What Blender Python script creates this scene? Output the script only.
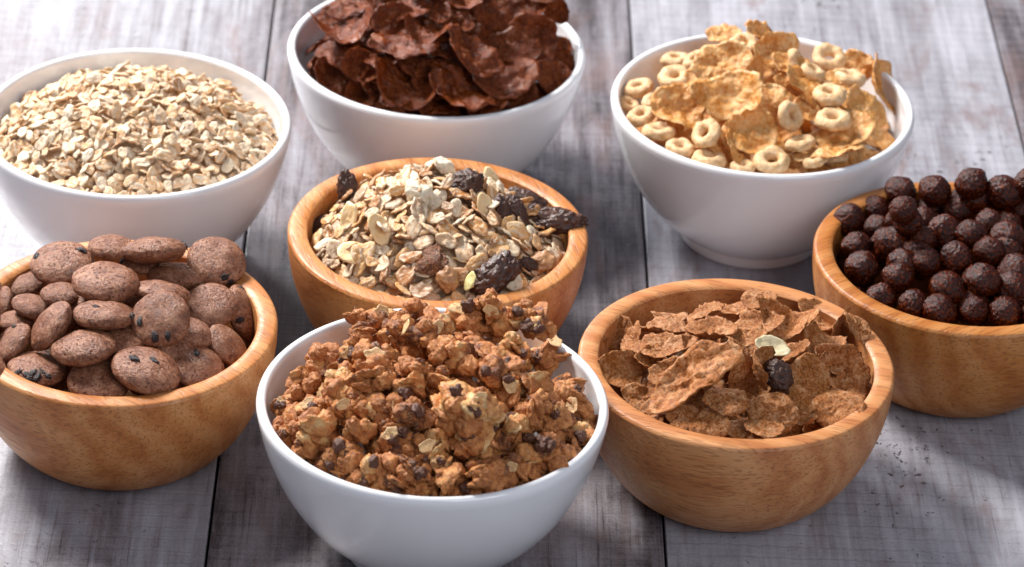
import bpy, bmesh, math, random
import numpy as np
from mathutils import Matrix, Vector, noise as mnoise

for o in list(bpy.data.objects): bpy.data.objects.remove(o)
SC = bpy.context.scene
COL = SC.collection

# ------------------------------------------------------------------ camera
PITCH, ROLL, FPX, DIST, IW, IH = math.radians(31.5), math.radians(3.0), 3500.0, 1.49, 1024, 567
_X0 = Vector((1, 0, 0)); CF = Vector((0, math.cos(PITCH), -math.sin(PITCH))); _U0 = Vector((0, math.sin(PITCH), math.cos(PITCH)))
CR = _X0*math.cos(ROLL) + _U0*math.sin(ROLL)
CU = -_X0*math.sin(ROLL) + _U0*math.cos(ROLL)
CC = -CF*DIST
cd = bpy.data.cameras.new('camera'); cam = bpy.data.objects.new('camera', cd); COL.objects.link(cam)
m = Matrix.Identity(4)
for i in range(3):
    m[i][0] = CR[i]; m[i][1] = CU[i]; m[i][2] = -CF[i]; m[i][3] = CC[i]
cam.matrix_world = m
cd.sensor_fit = 'HORIZONTAL'; cd.sensor_width = 36; cd.lens = FPX/IW*36
cd.clip_start = 0.05; cd.clip_end = 50
cd.dof.use_dof = True; cd.dof.focus_distance = 1.325; cd.dof.aperture_fstop = 16.0
SC.camera = cam
SC.view_settings.view_transform = 'Standard'; SC.view_settings.look = 'None'
SC.view_settings.exposure = 0.0; SC.view_settings.gamma = 1.0
SC.view_settings.use_curve_mapping = False

# ------------------------------------------------------------------ light
W = bpy.data.worlds.new('World'); SC.world = W; W.use_nodes = True
bg = W.node_tree.nodes['Background']; bg.inputs[0].default_value = (0.80, 0.85, 1.0, 1); bg.inputs[1].default_value = 0.30

def area(name, loc, target, sx, sy, power, col):
    l = bpy.data.lights.new(name, 'AREA'); l.shape = 'RECTANGLE'; l.size = sx; l.size_y = sy; l.energy = power; l.color = col
    o = bpy.data.objects.new(name, l); COL.objects.link(o); o.location = loc
    o.rotation_euler = (Vector(target) - Vector(loc)).to_track_quat('-Z', 'Y').to_euler()
    return o
area('softbox_lamp_key', (-0.88, 0.72, 1.22), (0, 0, 0), 0.48, 0.48, 60, (1.0, 0.96, 0.91))
area('softbox_lamp_rear', (-0.70, 1.40, 0.95), (0, 0, 0), 0.30, 0.30, 20, (0.98, 0.98, 1.0))
area('softbox_lamp_fill', (0.7, -1.25, 1.15), (0, 0, 0), 0.9, 0.9, 10.0, (0.92, 0.945, 1.0))

# ------------------------------------------------------------------ node helpers
class NT:
    def __init__(s, name, hsv=None):
        s.hsv = hsv
        s.mat = bpy.data.materials.new(name); s.mat.use_nodes = True
        s.t = s.mat.node_tree; s.n = s.t.nodes; s.b = s.n['Principled BSDF']; s.out = s.n['Material Output']
    def lk(s, a, b): s.t.links.new(a, b)
    def set(s, inp, v):
        if isinstance(v, bpy.types.NodeSocket): s.lk(v, inp)
        elif isinstance(v, (tuple, list)) and len(v) == 3 and inp.type == 'RGBA': inp.default_value = (*v, 1)
        else: inp.default_value = v
    def node(s, typ, **kw):
        nd = s.n.new(typ)
        for k, v in kw.items():
            if k.startswith('_'): s.set(nd.inputs[int(k[1:])], v)
            else: setattr(nd, k, v)
        return nd
    def coord(s, scale=(1, 1, 1), loc=(0, 0, 0), rot=(0, 0, 0), rand=False):
        tc = s.n.new('ShaderNodeTexCoord'); v = tc.outputs['Object']
        if rand:
            oi = s.n.new('ShaderNodeObjectInfo')
            ml = s.node('ShaderNodeVectorMath', operation='SCALE'); ml.inputs[0].default_value = (13.1, 7.7, 21.3); s.lk(oi.outputs['Random'], ml.inputs['Scale'])
            ad = s.node('ShaderNodeVectorMath', operation='ADD'); s.lk(v, ad.inputs[0]); s.lk(ml.outputs[0], ad.inputs[1]); v = ad.outputs[0]
        mp = s.n.new('ShaderNodeMapping'); s.lk(v, mp.inputs[0])
        mp.inputs['Location'].default_value = loc; mp.inputs['Rotation'].default_value = rot; mp.inputs['Scale'].default_value = scale
        return mp.outputs[0]
    def noise(s, vec, scale, detail=3, rough=0.55, dist=0.0):
        nd = s.n.new('ShaderNodeTexNoise'); s.lk(vec, nd.inputs['Vector'])
        nd.inputs['Scale'].default_value = scale; nd.inputs['Detail'].default_value = detail
        nd.inputs['Roughness'].default_value = rough; nd.inputs['Distortion'].default_value = dist
        return nd.outputs[0]
    def voro(s, vec, scale, feature='F1', rnd=1.0):
        nd = s.n.new('ShaderNodeTexVoronoi'); nd.feature = feature; s.lk(vec, nd.inputs['Vector'])
        nd.inputs['Scale'].default_value = scale; nd.inputs['Randomness'].default_value = rnd
        return nd.outputs[0]
    def wave(s, vec, scale, dist=2, detail=2, dscale=1.0, dirn='X', prof='SIN'):
        nd = s.n.new('ShaderNodeTexWave'); nd.wave_type = 'BANDS'; nd.bands_direction = dirn; nd.wave_profile = prof; s.lk(vec, nd.inputs['Vector'])
        nd.inputs['Scale'].default_value = scale; nd.inputs['Distortion'].default_value = dist
        nd.inputs['Detail'].default_value = detail; nd.inputs['Detail Scale'].default_value = dscale
        return nd.outputs['Fac']
    def ramp(s, fac, stops, interp='LINEAR'):
        nd = s.n.new('ShaderNodeValToRGB'); nd.color_ramp.interpolation = interp; s.lk(fac, nd.inputs[0])
        e = nd.color_ramp.elements
        while len(e) < len(stops): e.new(0.5)
        for el, (p, c) in zip(e, stops):
            el.position = p; el.color = (c, c, c, 1) if isinstance(c, (int, float)) else (*c, 1)
        return nd.outputs[0]
    def mix(s, fac, a, b, mode='MIX'):
        nd = s.n.new('ShaderNodeMix'); nd.data_type = 'RGBA'; nd.blend_type = mode
        s.set(nd.inputs[0], fac); s.set(nd.inputs[6], a); s.set(nd.inputs[7], b)
        return nd.outputs[2]
    def math(s, op, a, b=0.0, c=0.0):
        nd = s.n.new('ShaderNodeMath'); nd.operation = op
        s.set(nd.inputs[0], a); s.set(nd.inputs[1], b); s.set(nd.inputs[2], c)
        return nd.outputs[0]
    def bump(s, h, dist, strength=1.0, prev=None):
        nd = s.n.new('ShaderNodeBump'); nd.inputs['Distance'].default_value = dist; nd.inputs['Strength'].default_value = strength
        s.lk(h, nd.inputs['Height'])
        if prev is not None: s.lk(prev, nd.inputs['Normal'])
        return nd.outputs[0]
    def tone(s):   # per-object random plus per-piece attribute
        oi = s.n.new('ShaderNodeObjectInfo'); at = s.n.new('ShaderNodeAttribute'); at.attribute_name = 'tone'
        return s.math('FRACT', s.math('ADD', oi.outputs['Random'], at.outputs['Fac']))
    def bs(s, **kw):
        if s.hsv and 'Base_Color' in kw:
            hs = s.n.new('ShaderNodeHueSaturation'); hs.inputs['Saturation'].default_value = s.hsv[0]; hs.inputs['Value'].default_value = s.hsv[1]
            s.lk(kw['Base_Color'], hs.inputs['Color']); kw['Base_Color'] = hs.outputs[0]
        for k, v in kw.items(): s.set(s.b.inputs[k.replace('_', ' ')], v)
    def translucent(s, col, fac):
        tr = s.n.new('ShaderNodeBsdfTranslucent'); s.set(tr.inputs[0], col)
        mx = s.n.new('ShaderNodeMixShader'); mx.inputs[0].default_value = fac
        s.lk(s.b.outputs[0], mx.inputs[1]); s.lk(tr.outputs[0], mx.inputs[2]); s.lk(mx.outputs[0], s.out.inputs[0])

def mat_plank(name, wash, seed, fleckw=0.9, saww=1.0, dark=(0.052, 0.043, 0.048), light=(0.41, 0.405, 0.455)):
    k = NT(name); off = (seed*3.17, seed*1.91, seed*0.7)
    grain = k.noise(k.coord((1, 0.045, 1), off), 260, 4, 0.6)            # fine streaks along the board
    streak = k.noise(k.coord((1, 0.13, 1), off), 55, 4, 0.6, 0.4)
    patch = k.noise(k.coord((1, 0.5, 1), off), 14, 3, 0.55, 0.6)
    saw = k.wave(k.coord((1, 1, 1), off), 42, 1.6, 2, 6.0, 'Y')           # ladder of saw marks across the board
    sawf = k.noise(k.coord((0.06, 1, 1), off), 700, 2, 0.6)
    vert = k.noise(k.coord((1, 0.02, 1), off), 420, 2, 0.5)
    iso = k.noise(k.coord((1, 1, 1), off), 900, 3, 0.7)
    blot = k.noise(k.coord((1, 0.55, 1), (seed*2.2, seed, 0)), 75, 5, 0.7, 1.0)
    v = k.math('MULTIPLY', streak, 1.05)
    v = k.math('ADD', v, k.math('MULTIPLY', patch, 0.75))
    v = k.math('ADD', v, k.math('MULTIPLY', grain, 0.55))
    v = k.math('ADD', v, k.math('MULTIPLY', sawf, 0.26))
    v = k.math('ADD', v, k.math('MULTIPLY', vert, 0.28))
    v = k.math('ADD', v, k.math('MULTIPLY', iso, 0.50))
    v = k.math('ADD', v, k.math('MULTIPLY', blot, 0.55))
    scr = k.ramp(k.noise(k.coord((1, 0.022, 1), (seed*0.9, seed*3.3, 0)), 620, 3, 0.7, 0.15), [(0.28, 0.0), (0.42, 1.0), (0.58, 1.0), (0.70, 1.6)])
    v = k.math('ADD', v, k.math('MULTIPLY', k.math('SUBTRACT', scr, 1.0), 0.30))
    sawd = k.ramp(saw, [(0.0, 0.0), (0.10, 0.8), (0.25, 1.0)])
    v = k.math('ADD', v, k.math('MULTIPLY', sawd, 0.09*saww))
    v = k.math('ADD', v, wash - 2.08)
    colr = k.ramp(v, [(0.0, dark), (0.30, tuple(0.72*d+0.28*l for d, l in zip((0.09, 0.070, 0.076), light))), (0.62, tuple(0.7*l for l in light)), (0.95, light)])
    # worn-through dark flecks, clustered
    fl = k.noise(k.coord((1, 0.8, 1), off), 260, 4, 0.75, 0.3)
    cl = k.noise(k.coord((1, 0.5, 1), (seed*5.1, seed*2.3, 0)), 16, 2, 0.5)
    fleck = k.ramp(k.math('ADD', fl, k.math('MULTIPLY', cl, 0.38)), [(0.0, 0.0), (0.845, 0.0), (0.88, 1.0)])
    colr = k.mix(k.math('MULTIPLY', fleck, fleckw), colr, (0.020, 0.016, 0.016))
    brown = k.ramp(k.noise(k.coord((1, 0.4, 1), (seed*1.3, 4.0, 0)), 26, 4, 0.65, 1.2), [(0.54, 0.0), (0.68, 1.0)])
    colr = k.mix(k.math('MULTIPLY', brown, 0.55), colr, (0.17, 0.105, 0.095))
    h = k.math('ADD', k.math('MULTIPLY', grain, 0.5), k.math('MULTIPLY', sawd, 0.35))
    h = k.math('SUBTRACT', h, k.math('MULTIPLY', fleck, 0.6))
    h = k.math('ADD', h, k.math('MULTIPLY', sawf, 0.35))
    k.bs(Base_Color=colr, Roughness=k.ramp(grain, [(0.3, 0.34), (0.7, 0.5)]), Normal=k.bump(h, 0.00045, 0.55), Specular_IOR_Level=0.5)
    return k.mat

def mat_bowl_wood(name, seed):
    k = NT(name, {4: (1.05, 0.82), 3: (1.10, 0.70), 1: (1.06, 0.84)}.get(seed, (1.02, 0.84))); rz = 0.5 + seed*1.7
    o = (seed*0.37, seed*0.21, seed*0.13)
    rot = (0.35, 0.2, rz)
    rings = k.noise(k.coord((1, 0.14, 0.8), o, rot), 55, 4, 0.55, 1.6)
    rw = k.wave(k.coord((1, 0.12, 0.7), o, rot), 38, 6.0, 3, 1.4, 'X')
    fine = k.noise(k.coord((1, 0.05, 1), o, rot), 520, 3, 0.65)
    pores = k.noise(k.coord((1, 0.12, 1), o, rot), 1100, 1, 0.5)
    v = k.math('ADD', k.math('MULTIPLY', rings, 0.60), k.math('MULTIPLY', rw, 0.20))
    v = k.math('ADD', v, k.math('MULTIPLY', fine, 0.42))
    c = k.ramp(v, [(0.40, (0.71, 0.350, 0.155)), (0.60, (0.62, 0.268, 0.104)), (0.74, (0.53, 0.202, 0.072)), (0.90, (0.40, 0.135, 0.045))])
    pd = k.ramp(pores, [(0.56, 0.0), (0.64, 1.0)])
    c = k.mix(k.math('MULTIPLY', pd, 0.42), c, (0.22, 0.08, 0.028))
    k.bs(Base_Color=c, Roughness=k.ramp(fine, [(0.3, 0.38), (0.7, 0.52)]), Normal=k.bump(k.math('SUBTRACT', fine, pd), 0.00018, 0.5), Specular_IOR_Level=0.4)
    return k.mat

def mat_porcelain():
    k = NT('glazed_white_porcelain')
    n = k.noise(k.coord(), 30, 2)
    k.bs(Base_Color=k.ramp(n, [(0.3, (0.80, 0.81, 0.84)), (0.7, (0.82, 0.83, 0.855))]), Roughness=0.16, Normal=k.bump(n, 0.0004, 0.08), Coat_Weight=0.4, Coat_Roughness=0.06)
    return k.mat

def mat_choc_flake():
    k = NT('chocolate_flake', (1.10, 0.82)); v = k.coord(rand=True); t = k.tone()
    n = k.noise(v, 2.6, 4); f = k.noise(v, 9, 4, 0.65); bl = k.voro(v, 7, 'SMOOTH_F1')
    c = k.ramp(k.math('ADD', k.math('MULTIPLY', f, 0.6), k.math('MULTIPLY', n, 0.5)), [(0.42, (0.085, 0.017, 0.006)), (0.54, (0.23, 0.056, 0.021)), (0.68, (0.42, 0.13, 0.055))])
    c = k.mix(k.math('MULTIPLY', t, 0.30), c, (0.19, 0.055, 0.028))
    h = k.math('ADD', k.math('MULTIPLY', f, 0.8), k.math('MULTIPLY', bl, 0.5))
    k.bs(Base_Color=c, Roughness=k.ramp(f, [(0.35, 0.13), (0.7, 0.32)]), Normal=k.bump(h, 0.0017, 0.85), Specular_IOR_Level=0.4)
    k.translucent((0.42, 0.10, 0.025), 0.16)
    return k.mat
def mat_corn_flake():
    k = NT('golden_corn_flake', (1.0, 1.0)); v = k.coord(rand=True); t = k.tone()
    n = k.noise(v, 2.0, 4); f = k.noise(v, 8, 4, 0.65); bl = k.voro(v, 6.5, 'SMOOTH_F1')
    c = k.ramp(k.math('ADD', k.math('MULTIPLY', f, 0.55), k.math('MULTIPLY', n, 0.55)), [(0.42, (0.58, 0.21, 0.038)), (0.54, (0.80, 0.40, 0.115)), (0.66, (0.90, 0.62, 0.30))])
    c = k.mix(k.math('MULTIPLY', t, 0.4), c, (0.76, 0.34, 0.07))
    h = k.math('ADD', k.math('MULTIPLY', f, 0.7), k.math('MULTIPLY', bl, 0.7))
    k.bs(Base_Color=c, Roughness=k.ramp(f, [(0.35, 0.24), (0.7, 0.5)]), Normal=k.bump(h, 0.0011, 0.9))
    k.translucent((0.80, 0.40, 0.08), 0.22)
    return k.mat
def mat_bran_flake():
    k = NT('bran_flake_brown', (1.14, 0.88)); v = k.coord(rand=True); t = k.tone()
    n = k.noise(v, 2.2, 4); f = k.noise(v, 7.5, 5, 0.75); sp = k.noise(v, 11, 2, 0.6)
    c = k.ramp(k.math('ADD', k.math('MULTIPLY', f, 0.6), k.math('MULTIPLY', n, 0.5)), [(0.42, (0.23, 0.072, 0.026)), (0.54, (0.55, 0.235, 0.110)), (0.66, (0.80, 0.48, 0.29))])
    c = k.mix(k.math('MULTIPLY', t, 0.35), c, (0.60, 0.24, 0.085))
    c = k.mix(k.math('MULTIPLY', k.ramp(sp, [(0.56, 0.0), (0.63, 1.0)]), 0.6), c, (0.12, 0.040, 0.018))
    c = k.mix(k.math('MULTIPLY', k.ramp(sp, [(0.36, 1.0), (0.43, 0.0)]), 0.5), c, (0.70, 0.46, 0.28))
    k.bs(Base_Color=c, Roughness=k.ramp(f, [(0.35, 0.38), (0.7, 0.65)]), Normal=k.bump(f, 0.0013, 0.8), Specular_IOR_Level=0.35)
    k.translucent((0.55, 0.20, 0.05), 0.10)
    return k.mat
def mat_oat():
    k = NT('rolled_oat', (1.02, 1.0)); v = k.coord(rand=True); t = k.tone()
    n = k.noise(k.coord((0.7, 2.4, 1), rand=True), 1.5, 4, 0.6); f = k.noise(v, 3.2, 3, 0.6)
    c = k.ramp(t, [(0.0, (0.86, 0.56, 0.31)), (0.22, (0.78, 0.46, 0.24)), (0.42, (0.88, 0.74, 0.54)), (0.60, (0.84, 0.54, 0.29)), (0.80, (0.62, 0.33, 0.15)), (0.88, (0.88, 0.78, 0.62)), (0.94, (0.74, 0.44, 0.18)), (1.0, (0.46, 0.19, 0.06))])
    c = k.mix(k.ramp(n, [(0.46, 0.0), (0.62, 0.8)]), c, (0.90, 0.84, 0.70))
    c = k.mix(k.ramp(f, [(0.55, 0.0), (0.66, 0.5)]), c, (0.56, 0.32, 0.13))
    k.bs(Base_Color=c, Roughness=0.5, Normal=k.bump(n, 0.0010, 0.8))
    k.translucent((0.85, 0.66, 0.40), 0.15)
    return k.mat
def mat_muesli_oat():
    k = NT('toasted_muesli_oat', (1.12, 0.95)); v = k.coord(rand=True); t = k.tone()
    n = k.noise(k.coord((0.7, 2.4, 1), rand=True), 1.5, 4, 0.6); f = k.noise(v, 3.2, 3, 0.6)
    c = k.ramp(t, [(0.0, (0.82, 0.52, 0.26)), (0.25, (0.66, 0.35, 0.16)), (0.45, (0.86, 0.70, 0.50)), (0.62, (0.54, 0.26, 0.12)), (0.80, (0.46, 0.21, 0.09)), (0.88, (0.86, 0.74, 0.56)), (1.0, (0.34, 0.14, 0.06))])
    c = k.mix(k.ramp(n, [(0.47, 0.0), (0.63, 0.75)]), c, (0.88, 0.78, 0.62))
    c = k.mix(k.ramp(f, [(0.55, 0.0), (0.66, 0.6)]), c, (0.36, 0.17, 0.07))
    k.bs(Base_Color=c, Roughness=0.42, Normal=k.bump(n, 0.0010, 0.8))
    k.translucent((0.80, 0.55, 0.28), 0.12)
    return k.mat
def mat_cookie():
    k = NT('cocoa_cookie', (1.0, 0.74)); v = k.coord(rand=True); t = k.tone()
    n = k.noise(v, 2.4, 4); f = k.noise(v, 10, 5, 0.72); p = k.voro(v, 11)
    c = k.ramp(k.math('ADD', k.math('MULTIPLY', f, 0.6), k.math('MULTIPLY', n, 0.5)), [(0.42, (0.17, 0.054, 0.025)), (0.54, (0.34, 0.125, 0.060)), (0.66, (0.54, 0.26, 0.15))])
    c = k.mix(k.math('MULTIPLY', t, 0.25), c, (0.20, 0.08, 0.042))
    pit = k.ramp(k.noise(v, 11, 4, 0.62), [(0.58, 0.0), (0.67, 1.0)])
    c = k.mix(k.math('MULTIPLY', pit, 0.65), c, (0.08, 0.030, 0.02))
    h = k.math('SUBTRACT', k.math('MULTIPLY', f, 0.8), k.math('MULTIPLY', pit, 0.8))
    k.bs(Base_Color=c, Roughness=k.ramp(f, [(0.40, 0.26), (0.62, 0.46)]), Normal=k.bump(h, 0.0009, 0.8), Specular_IOR_Level=0.4)
    return k.mat
def mat_simple(name, c1, c2, scale, rough, bd, rand=True, trans=None, bscale=None):
    k = NT(name); v = k.coord(rand=rand); f = k.noise(v, scale, 4, 0.65); g = k.noise(v, (bscale or scale*2), 3, 0.6)
    c = k.ramp(f, [(0.3, c1), (0.7, c2)])
    k.bs(Base_Color=c, Roughness=rough, Normal=k.bump(g, bd*0.008, 0.8))
    if trans: k.translucent(trans[0], trans[1])
    return k.mat
def mat_granola():
    k = NT('honey_granola', (1.0, 0.98)); v = k.coord(); 
    at = k.n.new('ShaderNodeAttribute'); at.attribute_name = 'tone'; oi = k.n.new('ShaderNodeObjectInfo'); t = k.math('ADD', at.outputs['Fac'], k.math('MULTIPLY', k.math('SUBTRACT', oi.outputs['Random'], 0.5), 0.45))
    f = k.noise(v, 4.0, 5, 0.7); g = k.noise(v, 11, 4, 0.7)
    c = k.ramp(t, [(0.0, (0.10, 0.032, 0.015)), (0.14, (0.24, 0.072, 0.025)), (0.30, (0.58, 0.215, 0.060)), (0.50, (0.42, 0.140, 0.040)), (0.74, (0.70, 0.28, 0.085)), (0.95, (0.76, 0.41, 0.15)), (1.0, (0.80, 0.52, 0.24))])
    c = k.mix(k.ramp(f, [(0.46, 0.0), (0.64, 0.65)]), c, (0.30, 0.080, 0.022))
    c = k.mix(k.ramp(g, [(0.52, 0.0), (0.66, 0.6)]), c, (0.80, 0.42, 0.16))
    k.bs(Base_Color=c, Roughness=k.ramp(g, [(0.38, 0.17), (0.60, 0.46)]), Normal=k.bump(g, 0.0010, 0.8), Specular_IOR_Level=0.4)
    return k.mat
def mat_ball():
    k = NT('chocolate_puff', (1.1, 0.62)); v = k.coord(rand=True)
    f = k.noise(v, 5.5, 5, 0.75, 0.5); g = k.noise(v, 16, 4, 0.7)
    c = k.ramp(f, [(0.42, (0.020, 0.002, 0.001)), (0.53, (0.085, 0.013, 0.005)), (0.64, (0.26, 0.060, 0.022))])
    k.bs(Base_Color=c, Roughness=k.ramp(g, [(0.36, 0.14), (0.64, 0.30)]), Normal=k.bump(k.math('ADD', f, g), 0.0005, 0.6), Specular_IOR_Level=0.30)
    return k.mat

M = dict(goat=mat_simple('honeyed_oat', (0.55, 0.27, 0.09), (0.78, 0.54, 0.28), 3, 0.4, 0.08), porcelain=mat_porcelain(), choc=mat_choc_flake(), corn=mat_corn_flake(), bran=mat_bran_flake(), oat=mat_oat(), moat=mat_muesli_oat(),
         cookie=mat_cookie(), granola=mat_granola(), ball=mat_ball(),
         ring=mat_simple('oat_ring', (0.58, 0.31, 0.11), (0.86, 0.62, 0.37), 2.6, 0.55, 0.10, bscale=9),
         chip=mat_simple('dark_chocolate_chip', (0.012, 0.007, 0.0130), (0.035, 0.018, 0.014), 3, 0.35, 0.10),
         bead=mat_simple('chocolate_bead', (0.075, 0.024, 0.011), (0.16, 0.060, 0.030), 4, 0.38, 0.07),
         raisin=mat_simple('raisin_skin', (0.020, 0.008, 0.006), (0.10, 0.036, 0.020), 4, 0.36, 0.10),
         almond=mat_simple('almond_sliver', (0.76, 0.50, 0.22), (0.86, 0.66, 0.40), 3, 0.45, 0.04),
         chunk=mat_simple('pale_puffed_grain', (0.80, 0.66, 0.45), (0.88, 0.80, 0.66), 5, 0.6, 0.12),
         nut=mat_simple('hazelnut_brown', (0.30, 0.13, 0.05), (0.48, 0.25, 0.11), 3, 0.4, 0.04),
         seed=mat_simple('pale_green_seed', (0.62, 0.56, 0.20), (0.74, 0.66, 0.34), 3, 0.4, 0.03),
         coconut=mat_simple('coconut_shaving', (0.62, 0.52, 0.30), (0.76, 0.68, 0.46), 2, 0.45, 0.06, trans=((0.8, 0.75, 0.5), 0.2)))

# ------------------------------------------------------------------ mesh helpers
def mesh(name, verts, faces, mat, smooth=True, tone=None):
    me = bpy.data.meshes.new(name); me.from_pydata([tuple(v) for v in verts], [], [tuple(f) for f in faces])
    if smooth: me.polygons.foreach_set('use_smooth', [True]*len(me.polygons))
    if tone is not None:
        a = me.attributes.new('tone', 'FLOAT', 'POINT'); a.data.foreach_set('value', np.asarray(tone, dtype=np.float32))
    if mat is not None: me.materials.append(mat)
    me.update(); return me
def link(name, me, parent=None, mw=None):
    o = bpy.data.objects.new(name, me); COL.objects.link(o)
    if parent is not None: o.parent = parent
    if mw is not None: o.matrix_local = mw
    return o
def tag(o, label=None, cat=None, group=None, kind=None):
    if label: o['label'] = label
    if cat: o['category'] = cat
    if group: o['group'] = group
    if kind: o['kind'] = kind
    return o
def lathe(prof, seg=128, closed=False):
    vs, fs = [], []; n = len(prof)
    for r, z in prof:
        for k in range(seg):
            a = 2*math.pi*k/seg; vs.append((r*math.cos(a), r*math.sin(a), z))
    for i in range(n if closed else n-1):
        j = (i+1) % n
        for k in range(seg):
            k2 = (k+1) % seg; fs.append((i*seg+k, i*seg+k2, j*seg+k2, j*seg+k))
    return vs, fs
def nz(x, y, z): return mnoise.noise((x, y, z))
def catmull(pts, sub):
    out = []; P = [pts[0]] + list(pts) + [pts[-1]]
    for i in range(1, len(P)-2):
        for s in range(sub):
            t = s/sub
            out.append(tuple(0.5*((2*P[i][k]) + (-P[i-1][k]+P[i+1][k])*t + (2*P[i-1][k]-5*P[i][k]+4*P[i+1][k]-P[i+2][k])*t*t + (-P[i-1][k]+3*P[i][k]-3*P[i+1][k]+P[i+2][k])*t**3) for k in range(2)))
    out.append(tuple(pts[-1])); return out

# ------------------------------------------------------------------ table: planks with open joints
SL = 0.0291                                       # the boards lie turned 1.67 degrees
joints = [-0.6360, -0.4625, -0.2887, -0.1152, 0.0580, 0.2365, 0.4100, 0.5835]
ptone = [(0.60, 1.2), (0.66, 2.7), (0.56, 3.9), (0.26, 5.3), (0.70, 6.1), (0.32, 7.7), (0.70, 8.2)]
table = link('table', None); tag(table, kind='structure')
table.rotation_euler = (0, 0, math.atan(SL))
for i, (wash, sd) in enumerate(ptone):
    a, b = joints[i]+0.0005, joints[i+1]-0.0005
    y0, y1, zb, bv = -0.62, 0.95, -0.018, 0.0007
    bm = bmesh.new()
    vs = [bm.verts.new(v) for v in ((a, y0, zb), (b, y0, zb), (b, y1, zb), (a, y1, zb), (a, y0, 0), (b, y0, 0), (b, y1, 0), (a, y1, 0))]
    for f in ((3, 2, 1, 0), (4, 5, 6, 7), (0, 1, 5, 4), (1, 2, 6, 5), (2, 3, 7, 6), (3, 0, 4, 7)): bm.faces.new([vs[q] for q in f])
    bmesh.ops.bevel(bm, geom=[e for e in bm.edges if all(v.co.z > -0.001 for v in e.verts)], offset=bv, segments=2, affect='EDGES', profile=0.6)
    me = bpy.data.meshes.new('plank'); bm.to_mesh(me); bm.free()
    me.materials.append(mat_plank('whitewashed_plank_%d' % i, wash, sd, 0.9 if i >= 4 else 0.45, 1.0 if i >= 4 else 0.35)); link('plank', me, table)
bs_, bf_ = [(-0.64, -0.62, -0.030), (0.585, -0.62, -0.030), (0.585, 0.95, -0.030), (-0.64, 0.95, -0.030), (-0.64, -0.62, -0.0185), (0.585, -0.62, -0.0185), (0.585, 0.95, -0.0185), (-0.64, 0.95, -0.0185)], [(3, 2, 1, 0), (4, 5, 6, 7), (0, 1, 5, 4), (1, 2, 6, 5), (2, 3, 7, 6), (3, 0, 4, 7)]
link('underboard', mesh('underboard', bs_, bf_, mat_simple('dark_underboard', (0.02, 0.018, 0.018), (0.04, 0.035, 0.033), 20, 0.8, 0.1), smooth=False), table)

# ------------------------------------------------------------------ bowls
HW, RW_ = 0.066, 0.065
def white_out(z): return 0.0667*math.sqrt(max(0.0, 1-(max(0.0, 0.086-z)/0.0905)**2.25))
def white_in(r):  # height of the inside surface at radius r
    q = min(1.0, r/0.0632); return 0.0875 - 0.0805*math.sqrt(max(0, 1-q*q)) if q < 0.96 else HW
_prof = [(0.0, 0.0050), (0.020, 0.0050), (0.0290, 0.0052)] + [(white_out(z), z) for z in np.linspace(0.0062, 0.0635, 22)]
rimc = (white_out(0.0635)-0.0020, 0.0637)
lip = [(rimc[0]+0.0019*math.cos(a), rimc[1]+0.0021*math.sin(a)) for a in np.linspace(0.15, math.pi-0.1, 9)]
inn = [(white_out(z)-0.0036-0.0008*(1-z/0.063), z) for z in np.linspace(0.0620, 0.0145, 18)]
inn = [(r, z) for r, z in inn if r > 0.020] + [(0.024, 0.0098), (0.015, 0.0095), (0.0, 0.0082)]
V, Fc = lathe(_prof+lip+inn, 144)
me_white = mesh('bowl_body', V, Fc, M['porcelain'])
V, Fc = lathe([(0.0265, 0.0055), (0.0265, 0.0010), (0.0273, 0.0), (0.0306, 0.0), (0.0315, 0.0009), (0.0316, 0.0040), (0.0318, 0.0066)], 96)
me_foot = mesh('foot_ring', V, Fc, M['porcelain'])
HB, RB = 0.0555, 0.061
wp = catmull([(0.0, 0.0), (0.020, 0.0), (0.0335, 0.0), (0.0375, 0.0012), (0.0435, 0.0060), (0.0500, 0.0140), (0.0550, 0.0235), (0.0588, 0.0350), (0.0605, 0.0450), (0.0608, 0.0518)], 5)
wr = [(0.0608, 0.0518), (0.0603, 0.0528), (0.0594, 0.0531), (0.0560, 0.0532), (0.0538, 0.0530), (0.0530, 0.0523)]
wi = catmull([(0.0530, 0.0523), (0.0527, 0.0450), (0.0510, 0.0340), (0.0470, 0.0230), (0.0400, 0.0140), (0.0280, 0.0085), (0.0, 0.0070)], 5)
zk = HB/0.0532
wp, wr, wi = [[(r, z*zk) for r, z in q] for q in (wp, wr, wi)]
def bowl(white, x, y, label, rot, idx):
    e = link('cereal_bowl', None); e.location = (x, y, 0); e.rotation_euler = (0, 0, rot)
    tag(e, label, 'bowl', 'white porcelain bowls' if white else 'turned wooden bowls')
    if white:
        link('bowl_body', me_white, e); link('foot_ring', me_foot, e)
    else:
        mt = mat_bowl_wood('bowl_wood_%d' % idx, idx)
        V, Fc = lathe(wp, 128); V2, F2 = lathe(wi, 128); n = len(V)
        link('bowl_body', mesh('bowl_body', V+V2, Fc+[tuple(q+n for q in f) for f in F2], mt), e)
        V, Fc = lathe(wr, 128); link('rim', mesh('rim', V, Fc, mt), e)
    return e

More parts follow.
